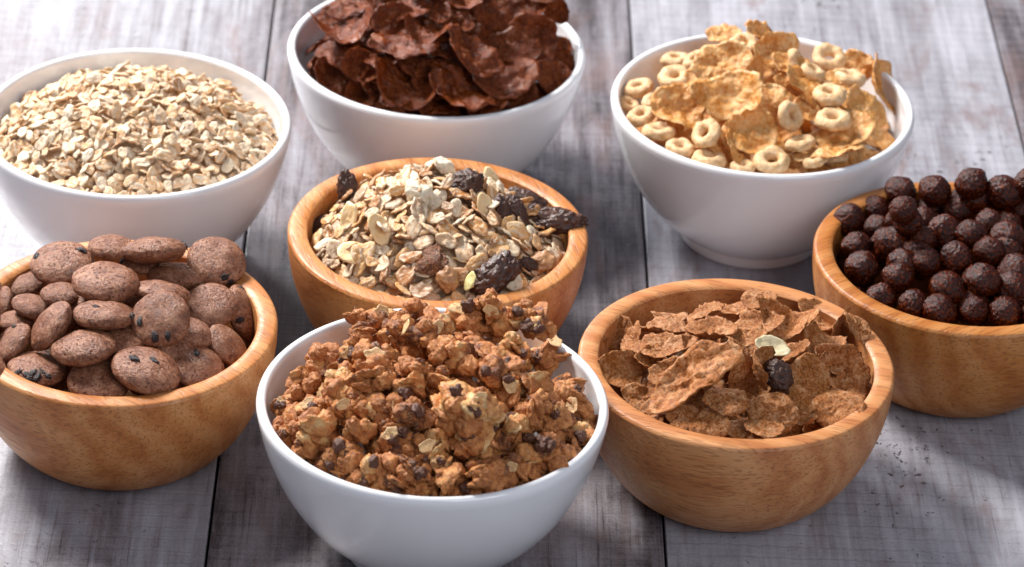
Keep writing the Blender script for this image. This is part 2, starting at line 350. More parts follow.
# ------------------------------------------------------------------ projecting image measurements onto the heaps
def pray(px, py): return (CF + CR*((px-IW/2)/FPX) - CU*((py-IH/2)/FPX)).normalized()
def on_plane(px, py, z):
    d = pray(px, py); return CC + d*((z-CC.z)/d.z)
class Pile:
    def __init__(s, cx, cy, rim, Ri, edge, peak, ox=0.0, oy=0.0, pw=2.0):
        s.cx, s.cy, s.rim, s.Ri, s.edge, s.peak, s.ox, s.oy, s.pw = cx, cy, rim, Ri, edge, peak, ox, oy, pw
    def h(s, x, y):
        r2 = math.hypot(x-s.cx, y-s.cy)/s.Ri
        q = math.hypot(x-s.cx-s.ox*s.Ri*(1-min(1, r2)), y-s.cy-s.oy*s.Ri*(1-min(1, r2)))/s.Ri
        return s.rim + s.edge + (s.peak-s.edge)*max(0.0, 1-min(1.0, q)**s.pw)
    def hit(s, px, py):
        d = pray(px, py); best = None
        t0 = (s.rim+0.06-CC.z)/d.z; t1 = (s.rim-0.03-CC.z)/d.z
        prev = None
        for i in range(161):
            t = t0+(t1-t0)*i/160; P = CC+d*t
            if math.hypot(P.x-s.cx, P.y-s.cy) > s.Ri*1.02: continue
            g = P.z - s.h(P.x, P.y)
            if best is None or g < best[0]: best = (g, t)
            if g <= 0: break
        if best is None:
            P = on_plane(px, py, s.rim); return P
        return CC+d*best[1]
def frame(px, py, phi, cosT, sign=1):
    N = -pray(px, py); a = math.radians(phi)
    mj = (CR*math.cos(a) - CU*math.sin(a)); mj = (mj - N*mj.dot(N)).normalized()
    q = N.cross(mj).normalized(); sT = math.sqrt(max(0, 1-cosT*cosT))
    n1, n2 = N*cosT+q*sT, N*cosT-q*sT
    n = n1 if (n1.z > n2.z) == (sign > 0) else n2
    yv = n.cross(mj)
    return mj, yv, n
def mat4(P, X, Y, Z, sx=1, sy=1, sz=1):
    m = Matrix.Identity(4)
    for i in range(3):
        m[i][0] = X[i]*sx; m[i][1] = Y[i]*sy; m[i][2] = Z[i]*sz; m[i][3] = P[i]
    return m

# ------------------------------------------------------------------ labels for pieces: look first, then place in the heap
ORD = ['first', 'second', 'third', 'fourth', 'fifth', 'sixth', 'seventh', 'eighth', 'ninth', 'tenth', 'eleventh', 'twelfth', 'thirteenth', 'fourteenth']
def rows_of(items, names):
    """items: list of (px, py); returns (row name, ordinal from left, count) for each"""
    n = len(items); order = sorted(range(n), key=lambda i: items[i][1]); out = [None]*n; k = len(names)
    for r in range(k):
        ids = order[r*n//k:(r+1)*n//k]
        ids.sort(key=lambda i: items[i][0])
        for q, i in enumerate(ids): out[i] = (names[r], 'leftmost' if q == 0 else ('rightmost' if q == len(ids)-1 else ORD[q]+' from left'))
    return out

# ------------------------------------------------------------------ piece shapes (unit radius, z = normal)
def flake_mesh(name, mat, seed, e=0.85, cup=0.25, curl=0.2, wr=0.10, th=0.07, ragged=0.10, nr=10, ns=44, fine=1.0):
    rnd = random.Random(seed); sx = rnd.uniform(-50, 50); ca = rnd.uniform(0, math.pi); cca, sca = math.cos(ca), math.sin(ca)
    ph = [rnd.uniform(0, 6.28) for _ in range(5)]
    top, bot = [], []
    for i in range(nr+1):
        t = i/nr
        for k in range(ns if i else 1):
            a = 2*math.pi*k/ns
            ed = 1+ragged*(0.55*math.sin(2*a+ph[0])+0.5*math.sin(3*a+ph[1])+0.35*math.sin(5*a+ph[2])) + ragged*0.9*nz(3.0*math.cos(a)+sx, 3.0*math.sin(a), 1.7) + ragged*0.6*nz(8*math.cos(a)+sx, 8*math.sin(a), 5.1)
            r = t*ed; x, y = r*math.cos(a), r*math.sin(a)*e
            u = x*cca+y*sca
            z = cup*(r*r-0.4) + curl*(u*u-0.3)*(1 if ph[3] > 3 else -0.6) + wr*1.6*nz(1.5*x+sx, 1.5*y, 0.3) + wr*0.9*nz(3.4*x+sx, 3.4*y, 2.3) + wr*0.5*fine*nz(8*x+sx, 8*y, 4.0)
            hh = th*0.5*(1.0 if t < 0.85 else (0.55 if i == nr else 0.9))*(1+0.5*nz(6*x+sx, 6*y, 9))
            top.append((x, y, z+hh)); bot.append((x, y, z-hh))
    n = len(top); fs = []
    def idx(i, k): return 0 if i == 0 else 1+(i-1)*ns+(k % ns)
    for i in range(nr):
        for k in range(ns):
            if i == 0:
                fs.append((0, idx(1, k), idx(1, k+1))); fs.append((n, n+idx(1, k+1), n+idx(1, k)))
            else:
                fs.append((idx(i, k), idx(i+1, k), idx(i+1, k+1), idx(i, k+1)))
                fs.append((n+idx(i, k), n+idx(i, k+1), n+idx(i+1, k+1), n+idx(i+1, k)))
    for k in range(ns): fs.append((idx(nr, k), n+idx(nr, k), n+idx(nr, k+1), idx(nr, k+1)))
    return mesh(name, top+bot, fs, mat)
_ico = {}
def ico(sub):
    if sub not in _ico:
        bm = bmesh.new(); bmesh.ops.create_icosphere(bm, subdivisions=sub, radius=1)
        _ico[sub] = ([tuple(v.co) for v in bm.verts], [tuple(v.index for v in f.verts) for f in bm.faces]); bm.free()
    return _ico[sub]
def lump(sub, seed, amp=0.12, fr=1.6, amp2=0.05, fr2=4.5, shape=(1, 1, 1), wrinkle=0.0, sup=None):
    V, Fc = ico(sub); s = seed*7.31; out = []
    for x, y, z in V:
        d = 1 + amp*nz(x*fr+s, y*fr, z*fr) + amp2*nz(x*fr2+s, y*fr2, z*fr2+3)
        if wrinkle: d += wrinkle*(1.5*abs(nz(x*1.9/shape[1]+s, y*2.8+9, z*2.8))+0.7*abs(nz(x*3.8/shape[1]+s, y*5.6, z*5.6+5))-0.45)
        if sup: zz = math.copysign(abs(z)**sup, z)
        else: zz = z
        d = max(0.5, min(1.5, d)); out.append((x*d*shape[0], y*d*shape[1], zz*d*shape[2]))
    return out, Fc

MW = {}
def place(name, me, P, fr, s, parent=None):
    X, Y, Z = fr; sx, sy, sz = s if isinstance(s, tuple) else (s, s, s)
    mw = mat4(P, X, Y, Z, sx, sy, sz); o = link(name, me, parent, mw); MW[o.name] = mw; return o
def pxm(P): return FPX/((Vector(P)-CC).dot(CF))   # pixels per metre at P

# ------------------------------------------------------------------ random settling of small pieces on a height grid
_wi = sorted((r, z) for r, z in inn); _bi = sorted((r, z) for r, z in wi)
def inner_z(white, r):
    q = _wi if white else _bi
    return np.interp(r, [a for a, _ in q], [b for _, b in q])
class Settle:
    def __init__(s, pile, depth, cell=0.0007, seed=1):
        s.p, s.cell = pile, cell; R = pile.Ri; s.n = int(2*R/cell)+1; s.rng = random.Random(seed)
        ax = np.linspace(-R, R, s.n); s.ax = ax
        s.X, s.Y = np.meshgrid(ax, ax, indexing='ij'); s.R = np.hypot(s.X, s.Y)
        s.T = np.vectorize(lambda x, y: pile.h(x+pile.cx, y+pile.cy))(s.X, s.Y)
        s.W = inner_z(pile.rim == HW, s.R); s.H = np.maximum(s.T - depth, s.W); s.ID = -np.ones_like(s.H, dtype=int); s.items = []
        s.H[s.R > R] = 9
    def drop(s, rad, th, tilt, limit=0.0, tries=10, keep=0.92):
        R = s.p.Ri; best = None
        for _ in range(tries):
            a = s.rng.uniform(0, 2*math.pi); r = (R*keep-rad*0.5)*math.sqrt(s.rng.random())
            x, y = r*math.cos(a), r*math.sin(a); i, j = int((x+R)/s.cell), int((y+R)/s.cell)
            g = s.T[i, j]-s.H[i, j]
            if best is None or g > best[0]: best = (g, x, y)
        g, x, y = best
        if g < limit: return False
        k = max(2, int(rad/s.cell)); i, j = int((x+R)/s.cell), int((y+R)/s.cell)
        i0, i1, j0, j1 = max(0, i-k), min(s.n, i+k+1), max(0, j-k), min(s.n, j+k+1)
        sx, sy = s.X[i0:i1, j0:j1]-x, s.Y[i0:i1, j0:j1]-y
        mk = (sx*sx+sy*sy < rad*rad) & (s.R[i0:i1, j0:j1] < R)
        if mk.sum() < 5: return True
        if s.W[i0:i1, j0:j1][mk].max() > s.T[i, j]+0.004: s.H[i, j] = max(s.H[i, j], s.T[i, j]); return True
        hs = s.H[i0:i1, j0:j1][mk]; A = np.stack([sx[mk], sy[mk], np.ones(mk.sum())], 1)
        gx, gy, _ = np.linalg.lstsq(A, hs, rcond=None)[0]
        gx += s.rng.gauss(0, tilt); gy += s.rng.gauss(0, tilt)
        gl = math.hypot(gx, gy)
        if gl > 1.3: gx, gy = gx*1.3/gl, gy*1.3/gl
        z = np.percentile(hs-(A[:, 0]*gx+A[:, 1]*gy), 80) + th*0.5
        if (s.W[i0:i1, j0:j1][mk]-(z+A[:, 0]*gx+A[:, 1]*gy)).max() > 0.001:
            s.H[i0:i1, j0:j1][mk] += 0.0015; return True
        n = len(s.items); pl = z+th*0.5+sx*gx+sy*gy
        sub = s.H[i0:i1, j0:j1]; si = s.ID[i0:i1, j0:j1]; up = mk & (pl > sub)
        sub[up] = pl[up]; si[up] = n
        s.items.append((x+s.p.cx, y+s.p.cy, z, Vector((-gx, -gy, 1)).normalized(), rad, s.rng.uniform(0, 6.283)))
        return True
    def exposure(s):
        c = np.bincount(s.ID[s.ID >= 0].ravel(), minlength=len(s.items)); return c
def item_matrix(it, sx, sy, sz):
    x, y, z, n, rad, a = it
    X = n.orthogonal().normalized(); X = Matrix.Rotation(a, 3, n) @ X; Y = n.cross(X)
    return mat4((x, y, z), X, Y, n, sx, sy, sz)

def fill(pile, meshes, name, cat, label, group, n, rad, th, tilt, seed, drop_below, depth=0.020, zs=1.0, spin=None):
    """buried pieces of a heap: settle n pieces a little below its surface"""
    q = Pile(pile.cx, pile.cy, pile.rim, pile.Ri, pile.edge-drop_below, pile.peak-drop_below, pile.ox, pile.oy, pile.pw)
    st = Settle(q, depth, 0.0012, seed); rnd = random.Random(seed)
    for _ in range(n):
        r = rad*rnd.uniform(0.85, 1.12)
        if not st.drop(r, th, tilt, 0.0, 30, 0.98): break
    ex = st.exposure()
    for i, it in enumerate(st.items):
        if ex[i] < 3: continue
        me = rnd.choice(meshes); mw = item_matrix(it, it[4], it[4], it[4]*zs)
        if spin:
            mw = Matrix.Translation(mw.translation) @ Matrix.Rotation(rnd.uniform(0, 6.28), 4, Vector((rnd.gauss(0, 1), rnd.gauss(0, 1), rnd.gauss(0, 1))).normalized()) @ Matrix.Scale(it[4], 4)
        tag(link(name, me, None, mw), label, cat, group)

def centre(px, py, z):   # bowl centre from the measured centre of its rim
    P = on_plane(px, py, z); return P.x, P.y
def cproj(x, y, z):
    d = Vector((x, y, z))-CC; zz = d.dot(CF); return IW/2+FPX*d.dot(CR)/zz, IH/2-FPX*d.dot(CU)/zz
B = {}
for nm, x, y, z in (('choc', -.0385, .0964, .061), ('multi', .1040, .0621, .061), ('gran', -.0271, -.1841, .061), ('oats', -.1619, .0167, .061)):
    B[nm] = centre(*cproj(x, y, z), HW)
for nm, x, y, z in (('mid', -.0312, -.0431, .05), ('bran', .0882, -.1293, .05), ('balls', .1835, -.0410, .05), ('cook', -.1514, -.1233, .05)):
    B[nm] = centre(*cproj(x, y, z), HB)
bowl(True, *B['oats'], 'white porcelain bowl filled with plain pale rolled oats', 0.2, 0)
bowl(True, *B['choc'], 'white porcelain bowl heaped with dark chocolate flakes, behind the muesli bowl', 1.1, 1)
bowl(True, *B['multi'], 'white porcelain bowl of golden corn flakes and pale oat rings', 2.3, 2)
bowl(True, *B['gran'], 'white porcelain bowl at the front heaped with granola clusters', 3.0, 3)
bowl(False, *B['mid'], 'wooden bowl of muesli with raisins in the middle of the group', 0.4, 1)
bowl(False, *B['bran'], 'wooden bowl of brown bran flakes at the front right', 1.3, 2)
bowl(False, *B['balls'], 'wooden bowl of dark chocolate puff balls, cut off at right edge', 2.2, 3)
bowl(False, *B['cook'], 'wooden bowl of cocoa cookies, cut off at the left edge', 0.9, 4)

def num(n): return ['no', 'one', 'two', 'three', 'four', 'five', 'six', 'seven'][n]
ROW4 = ['back row', 'second row', 'row behind front', 'front row']
ROW5 = ['back row', 'second row', 'middle row', 'row behind front', 'front row']

# ------------------------------------------------------------------ flakes laid by measured ellipse: px, py, long axis, short axis, turn, [lift mm, roundness, flip]
def lay_flakes(pile, lst, mat, noun, where, name, cat, group, seed, **shape):
    rws = rows_of([(q[0], q[1]) for q in lst], ROW5 if len(lst) > 24 else ROW4)
    amax = sorted(q[2] for q in lst)
    for i, q in enumerate(lst):
        px, py, a, b, phi = q[:5]; lift = q[5] if len(q) > 5 else 0.0; e = q[6] if len(q) > 6 else 0.86; sg = q[7] if len(q) > 7 else 1
        P = pile.hit(px, py); P = P - pray(px, py)*(lift*0.001)
        ct = min(0.97, b/(a*e)); ct = max(ct, 0.16); fr = frame(px, py, phi, ct, sg); s = a*0.5/pxm(P)
        rnd = random.Random(seed*100+i)
        kw = dict(shape); kw.setdefault('cup', rnd.uniform(-0.05, 0.28)); kw.setdefault('curl', rnd.uniform(*kw.pop('curls', (0.05, 0.5))))
        me = flake_mesh(name, mat, seed*100+i, e=e, **kw)
        o = place(name, me, P, fr, s)
        size = 'large ' if a >= amax[int(len(lst)*0.82)] else ('small ' if a <= amax[int(len(lst)*0.25)] else '')
        pose = 'lying flat' if fr[2].z > 0.88 else ('standing on edge' if fr[2].z < 0.45 else 'leaning')
        tag(o, f'{size}{noun} {pose}, {rws[i][1]} in {rws[i][0]} of {where}', cat, group)

# chocolate flakes
PC = Pile(*B['choc'], HW, 0.0590, -0.009, 0.036)
CH = [(331,16,28,22,-15),(346,30,62,17,-12,4,.8),(395,23,48,42,0,2),(407,46,68,20,6,5,.7),(426,31,46,20,12,3),(331,51,32,15,-25),(331,78,46,32,52,1),(366,66,46,34,-15,1),
 (372,84,30,22,70,0),(407,84,68,44,12,2),(397,98,32,22,5,5),(432,80,44,40,30,0),(472,52,72,30,44,6,.55),(501,74,74,44,12,1),(532,39,58,48,15,3),(556,79,42,40,40,0),(459,92,80,34,30,4,.62),
 (488,105,42,20,-20,3),(494,10,44,36,20,1),(526,7,46,32,-10,1),(556,9,30,26,70,2),(438,13,28,19,0),(454,9,30,22,30),(458,25,34,18,5),(438,34,34,15,8),(441,51,36,14,4,2),
 (352,6,44,24,-10),(381,4,40,22,12,2),(412,7,44,24,-8),(463,-6,50,28,12),(503,-9,48,30,-12),(432,-12,50,28,10),(396,-15,46,26,-15),(362,-14,44,24,5),(537,-9,42,28,25),(470,-28,50,28,0),(510,55,30,16,30,-3),
 (345,40,30,18,20,-2),(385,62,40,18,-5,-2),(560,58,34,26,60,-1),(322,66,24,18,60,-1),(520,96,40,24,-25,-1),(436,104,46,22,10,0),(360,98,36,22,25,-2),(424,60,56,30,5,-5),(388,72,50,30,-10,-5),(455,68,52,34,20,-6),(515,48,50,34,10,-5),(350,56,46,30,0,-5)]
lay_flakes(PC, CH, M['choc'], 'chocolate flake', 'chocolate-flake bowl', 'chocolate_flake', 'cereal flake', 'chocolate flakes in the back white bowl', 11, curls=(0.2, 0.85), wr=0.115, th=0.055, ragged=0.10, fine=1.8)
cf = [flake_mesh('chocolate_flake', M['choc'], 900+i, cup=0.2, curl=0.25, wr=0.16, th=0.075, ragged=0.13) for i in range(5)]
fill(PC, cf, 'chocolate_flake', 'cereal flake', 'dark chocolate flake mostly buried under others in the chocolate-flake bowl', 'buried chocolate flakes', 150, 0.0095, 0.003, 0.35, 5, 0.0095)

# corn flakes and rings
PM = Pile(*B['multi'], HW, 0.0590, -0.008, 0.016, -0.05, 0.2)
CO = [(722,64,58,46,-10,2),(731,96,68,52,-15,5),(678,107,56,42,15,2),(750,133,56,46,10,3),(737,148,42,13,62,1),(758,70,30,14,80,5),(778,54,52,38,55,1),(764,37,46,14,30,2),(803,86,58,22,48,2),(768,104,48,40,0,1),
 (843,131,66,36,-12,1),(826,152,66,13,-6,2),(866,108,50,30,52,1),(858,66,38,32,10),(881,85,62,19,76,4),(874,130,26,13,50),(723,34,34,20,-5,1),(700,80,40,30,0,-1),(812,110,40,26,20,-2),(790,90,40,24,40,0),(720,150,36,20,40,-1),(792,66,40,22,20,-1),(840,84,40,22,25,-3),(735,50,36,24,10,-1)]
lay_flakes(PM, CO, M['corn'], 'corn flake', 'corn-flake bowl', 'corn_flake', 'cereal flake', 'golden corn flakes in the right white bowl', 21, wr=0.13, th=0.045, ragged=0.11)
def ring_mesh(seed):
    vs, fs = [], []; n1, n2 = 40, 18; s = seed*5.3; ph = random.Random(seed).uniform(0, 6)
    for i in range(n1):
        a = 2*math.pi*i/n1; RR = 0.63+0.03*math.sin(2*a+ph); rr = 0.36+0.05*nz(math.cos(a)*1.2+s, math.sin(a)*1.2, 0)
        for j in range(n2):
            b = 2*math.pi*j/n2; x, y, z = (RR+rr*math.cos(b))*math.cos(a), (RR+rr*math.cos(b))*math.sin(a), rr*0.98*math.sin(b)
            d = 0.13*nz(1.6*x+s, 1.6*y, 1.6*z)+0.07*nz(4*x+s, 4*y, 4*z)+0.035*nz(10*x+s, 10*y, 10*z); vs.append((x*(1+d), y*(1+d), z*(1+d*1.5)))
    for i in range(n1):
        for j in range(n2): fs.append((i*n2+j, ((i+1) % n1)*n2+j, ((i+1) % n1)*n2+(j+1) % n2, i*n2+(j+1) % n2))
    return mesh('oat_ring', vs, fs, M['ring'])
rmesh = [ring_mesh(i) for i in range(8)]
RG = [(675,78,37,.55,-5,4),(638,88,33,.45,-10,1),(641,116,32,.55,-8,1),(659,132,35,.35,3,2),(629,105,24,.5,20,-2),(680,148,32,.5,5,1),(706,134,37,.62,-50,5),(709,159,36,.4,5,2),(744,45,34,.55,5,6),(676,60,32,.35,5,0),
 (695,60,30,.4,-30,0),(772,161,38,.72,0,4),(829,58,36,.78,10,3),(849,78,38,.25,10,3),(829,95,40,.42,3,5),(833,120,38,.52,0,6),(790,117,36,.5,68,5),(800,143,32,.35,-5,3),(816,160,28,.3,-15,4),(796,62,28,.4,75,1),(836,157,26,.3,-10,2),(743,167,28,.4,0,1),(812,72,32,.3,30,0),(655,102,28,.5,0,-3)]
rws = rows_of([(q[0], q[1]) for q in RG], ROW4)
for i, (px, py, a, ct, phi, lift) in enumerate(RG):
    P = PM.hit(px, py); P = P-pray(px, py)*(lift*.001); fr = frame(px, py, phi, ct); s = a*.47/pxm(P)
    pose = 'lying flat' if fr[2].z > 0.88 else ('standing on edge' if fr[2].z < 0.5 else 'leaning')
    tag(place('oat_ring', rmesh[i % 8], P, fr, s), f'pale oat ring {pose}, {rws[i][1]} among rings in {rws[i][0]}', 'cereal ring', 'pale oat rings in the right white bowl')
ff = [flake_mesh('corn_flake', M['corn'], 950+i, cup=0.2, curl=0.2, wr=0.13, th=0.055, ragged=0.11) for i in range(5)]
fill(PM, ff, 'corn_flake', 'cereal flake', 'golden corn flake mostly buried in the bowl of flakes and rings', 'buried corn flakes', 150, 0.0100, 0.003, 0.3, 6, 0.0125)

# bran flakes
PB = Pile(*B['bran'], HB, 0.0515, -0.009, 0.011)
BR = [(617,332,36,34,-40,2),(633,338,36,14,-60,4),(623,370,48,40,20,2),(604,350,24,10,72,1),(665,348,50,26,5,1),(668,318,38,10,10,2),(706,314,42,12,-22,3),(664,327,48,12,3,2),(713,329,50,18,2,4),(694,379,108,44,-38,7,.50),
 (668,373,40,28,-20,1),(640,397,38,26,20,0),(727,400,46,28,5,6),(685,417,38,26,10,4),(710,424,44,32,-12,5),(736,429,30,20,0,1),(760,299,38,18,0,2),(745,308,50,12,-12,4),(787,322,58,36,8,4),(760,323,44,24,0,0),
 (817,317,44,28,28,1),(846,336,48,20,60,1),(796,352,32,12,-36,6),(809,378,50,44,80,2),(847,372,56,46,62,2),(838,408,54,38,-6,6),(739,360,46,22,85,5),(761,368,42,11,85,7),(773,412,50,42,0,4),(764,428,38,17,8,6),
 (806,419,28,12,0,1),(822,343,44,28,20,2),(745,334,44,26,0,-1),(857,326,34,18,50,0),(680,346,40,16,-25,2),(650,362,34,20,30,-1),(655,410,36,22,-20,0),(700,350,40,26,0,-1),(830,360,36,26,40,0),(645,345,30,14,-30,3),(864,395,30,20,60,-1),(800,400,36,24,30,-1)]
lay_flakes(PB, BR, M['bran'], 'bran flake', 'bran bowl', 'bran_flake', 'cereal flake', 'bran flakes in the wooden bowl', 31, curls=(0.15, 0.85), wr=0.085, th=0.06, ragged=0.10, fine=3.0)
bf = [flake_mesh('bran_flake', M['bran'], 980+i, cup=0.25, curl=0.25, wr=0.085, th=0.085, ragged=0.10, fine=3.0) for i in range(5)]
fill(PB, bf, 'bran_flake', 'cereal flake', 'brown bran flake mostly buried under the others in the bran bowl', 'buried bran flakes', 150, 0.0090, 0.003, 0.35, 7, 0.0130)
def raisin_mesh(seed, e=0.5):
    V, Fc = lump(5, seed, 0.18, 1.4, 0.05, 9.0, (1, e, e*0.85), 0.20); return mesh('raisin', V, Fc, M['raisin'])
P = PB.hit(779, 376); P = P-pray(779, 376)*.005
tag(place('raisin', raisin_mesh(77, 0.8), P, frame(779, 376, 70, .7), 18.0/pxm(P)), 'dark raisin lying between the bran flakes', 'raisin')
P = PB.hit(772, 347); P = P-pray(772, 347)*.008
tag(place('coconut_shaving', flake_mesh('coconut_shaving', M['coconut'], 4242, e=.7, cup=.2, curl=.2, wr=.06, th=.09, ragged=.07), P, frame(772, 347, 22, .75), 17.5/pxm(P)), 'pale cream coconut shaving among the bran flakes', 'coconut')

# chocolate puff balls
PQ = Pile(*B['balls'], HB, 0.0515, -0.010, 0.010)
BL = [(849,219.5,34),(875,209,30),(900,191,29),(903,205,28),(856.5,247,33),(892,246,37),(877,228,28),(901,222,31),(862,268,36),(898,278,33),(881,298,30),(913,305,32),(920,222,30),(930,209,33),(934,191,33),(968,204,39),(971,185,34),(1003,194,36),
 (1021,209,34),(947,233,35),(969,234,28),(956,258,34),(927,262,32),(1007,238,33),(988,223,29),(988,251,34),(1015,271,35),(981,281,35),(948,289,34),(939,311,36),(974,310,31),(1004,312,35),(1023,297,31),(923,240,30),(1032,232,34),(1040,260,34),(1046,292,34),(1035,316,33),(1052,216,33),(1066,244,34),(1070,276,34),(1030,183,32),(1085,225,32)]
pts = []
for px, py, d in BL:
    P = PQ.hit(px, py); pts.append([P, d*random.Random(int(px*7+py)).uniform(.46, .535)/pxm(P)])
for _ in range(60):
    for i in range(len(pts)):
        for j in range(i):
            v = pts[i][0]-pts[j][0]; L = v.length; need = (pts[i][1]+pts[j][1])*0.84
            if 1e-6 < L < need:
                w = v*((need-L)/L*0.35); w -= CU*w.dot(CU)*0.97+CR*w.dot(CR)*0.97
                pts[i][0] = pts[i][0]+w; pts[j][0] = pts[j][0]-w
bmesh_ = []
for i in range(10):
    V, Fc = lump(5, i+1, 0.11, 1.3, 0.07, 7.0); bmesh_.append(mesh('chocolate_puff_ball', V, Fc, M['ball']))
rws = rows_of([(q[0], q[1]) for q in BL], ROW5)
for i, (P, r) in enumerate(pts):
    rnd = random.Random(i); A = Vector((rnd.gauss(0, 1), rnd.gauss(0, 1), rnd.gauss(0, 1))).normalized()
    o = link('chocolate_puff_ball', bmesh_[i % 10], None, Matrix.Translation(P) @ Matrix.Rotation(rnd.uniform(0, 6), 4, A) @ Matrix.Diagonal((r*rnd.uniform(.98, 1.1), r, r*rnd.uniform(.9, 1.02), 1)))
    if BL[i][0] < 1035: tag(o, f'dark chocolate puff ball, {rws[i][1]} in {rws[i][0]} of puff-ball bowl', 'puff ball', 'chocolate puff balls in the wooden bowl')
    else: tag(o, 'dark chocolate puff ball beyond the right edge of the picture', 'puff ball', 'chocolate puff balls in the wooden bowl')
fill(PQ, bmesh_, 'chocolate_puff_ball', 'puff ball', 'dark chocolate puff ball mostly hidden beneath the top layer', 'buried puff balls', 60, 0.0066, 0.012, 0.1, 8, 0.0090, 0.014, spin=True)

# cookies
PK = Pile(*B['cook'], HB, 0.0515, -0.012, 0.012)
CK = [(63,264.5,65,46,-5,4,[(82,250),(36,256)]),(105.5,282.4,68,42,3,7,[]),(111,247,46,26,0,0,[]),(153.5,250.4,66,28,-3,3,[(186,245)]),(216.5,261.5,60,50,10,2,[(224,277),(230,282)]),(177.5,276.5,64,28,8,4,[(202,266)]),
 (22.5,284,48,28,-12,1,[]),(31.5,306.5,40,25,15,0,[]),(51,326,58,31,-55,5,[]),(0,310,48,25,-75,3,[]),(11,344,52,27,-50,4,[(14,326)]),(37,370,60,34,5,1,[(18,372),(26,374),(33,372),(38,377),(42,371),(48,376),(30,379)]),(83.5,347.5,65,37,-8,5,[]),
 (99,381,63,46,5,1,[]),(103.5,315.5,62,31,3,2,[(96,306),(131,317)]),(61,294,42,24,0,-1,[]),(160.5,319.5,62,56,-30,7,[(132,315),(139.5,321),(155,337),(168,336)]),(146,370.5,70,47,15,6,[(134,358),(154,360)]),(196,367,60,45,20,1,[(197,353)]),
 (227.5,346,50,31,52,3,[]),(245,314,62,33,68,3,[(242,288),(240.5,320),(258,315)]),(211,306,56,46,0,-2,[]),(193,332,42,28,25,2,[]),(161,293,60,26,8,-2,[]),(123,341,44,30,0,-2,[]),(16,321,36,22,0,-2,[]),(140,262,40,24,10,-2,[(121,262)]),(75,400,40,26,0,-4,[]),
 (-25,285,56,34,10,0,[]),(-28,325,58,36,-20,2,[]),(-20,365,56,36,20,2,[])]
def cookie_mesh(seed):
    V, Fc = ico(5); s = seed*3.7; out = []
    for x, y, z in V:
        r = math.hypot(x, y); zz = z*0.42
        d = 1+0.05*nz(1.3*x+s, 1.3*y, 1.3*z)+0.022*nz(4*x+s, 4*y, 4*z)+0.014*nz(11*x+s, 11*y, 11*z)-0.05*max(0, nz(9*x+s, 9*y+4, 9*z)-0.30)-0.04*max(0, nz(16*x+s, 16*y+4, 16*z)-0.28)
        out.append((x*d, y*d, zz*d*(1+0.12*nz(1.8*x, 1.8*y+s, z))))
    return mesh('cocoa_cookie', out, Fc, M['cookie'])
ckm = [cookie_mesh(i) for i in range(10)]
chm = []
for i in range(4):
    V, Fc = lump(3, i+31, 0.5, 1.6, 0.25, 4.0, (1, 0.85, 0.62)); chm.append(mesh('chocolate_chip', V, Fc, M['chip']))
rws = rows_of([(q[0], q[1]) for q in CK], ROW5)
for i, (px, py, a, b, phi, lift, chips) in enumerate(CK):
    P = PK.hit(px, py); P = P-pray(px, py)*(lift*.001); t = 0.42; rho = min(0.99, b/a); ct = math.sqrt(max(0.0004, (rho*rho-t*t)/(1-t*t)))if rho > t else 0.02
    fr = frame(px, py, phi, min(.98, ct)); s = a*.5/pxm(P)
    root = place('cocoa_cookie', ckm[i % 10], P, fr, s)
    pose = 'lying flat' if fr[2].z > 0.88 else ('standing on edge' if fr[2].z < 0.5 else 'leaning')
    cl = f'with {num(len(chips))} dark chip{"s" if len(chips) > 1 else ""}' if chips else 'without chips'
    if px > -5: tag(root, f'cocoa cookie {cl}, {pose}, {rws[i][1]} in {rws[i][0]}', 'cookie', 'cocoa cookies in the wooden bowl')
    else: tag(root, 'cocoa cookie beyond the left edge of the picture', 'cookie', 'cocoa cookies in the wooden bowl')
    inv = MW[root.name].inverted()
    for j, (cx, cy) in enumerate(chips):
        o3 = inv @ CC; d3 = (inv.to_3x3() @ pray(cx, cy))
        sc = Vector((1, 1, 1/0.42)); oo = Vector((o3.x*sc.x, o3.y*sc.y, o3.z*sc.z)); dd = Vector((d3.x*sc.x, d3.y*sc.y, d3.z*sc.z))
        A_, B_, C_ = dd.dot(dd), 2*oo.dot(dd), oo.dot(oo)-1.0; disc = B_*B_-4*A_*C_
        tt = (-B_-math.sqrt(disc))/(2*A_) if disc > 0 else -B_/(2*A_)
        Q = o3+d3*tt
        if disc <= 0:
            qq = Vector((Q.x, Q.y, Q.z/0.42)).normalized(); Q = Vector((qq.x, qq.y, qq.z*0.42))
        nn = Vector((Q.x, Q.y, Q.z/0.1764)).normalized(); X = nn.orthogonal().normalized(); Y = nn.cross(X); rnd = random.Random(i*10+j)
        X = Matrix.Rotation(rnd.uniform(0, 6), 3, nn) @ X; Y = nn.cross(X); r = rnd.uniform(0.115, 0.165)
        link('chocolate_chip', chm[(i+j) % 4], root, mat4(Q-nn*0.035, X, Y, nn, r*1.15, r*0.9, r*0.9))
fill(PK, ckm, 'cocoa_cookie', 'cookie', 'cocoa cookie mostly hidden beneath the cookies on top', 'buried cocoa cookies', 40, 0.0118, 0.009, 0.3, 9, 0.0185, 0.016)

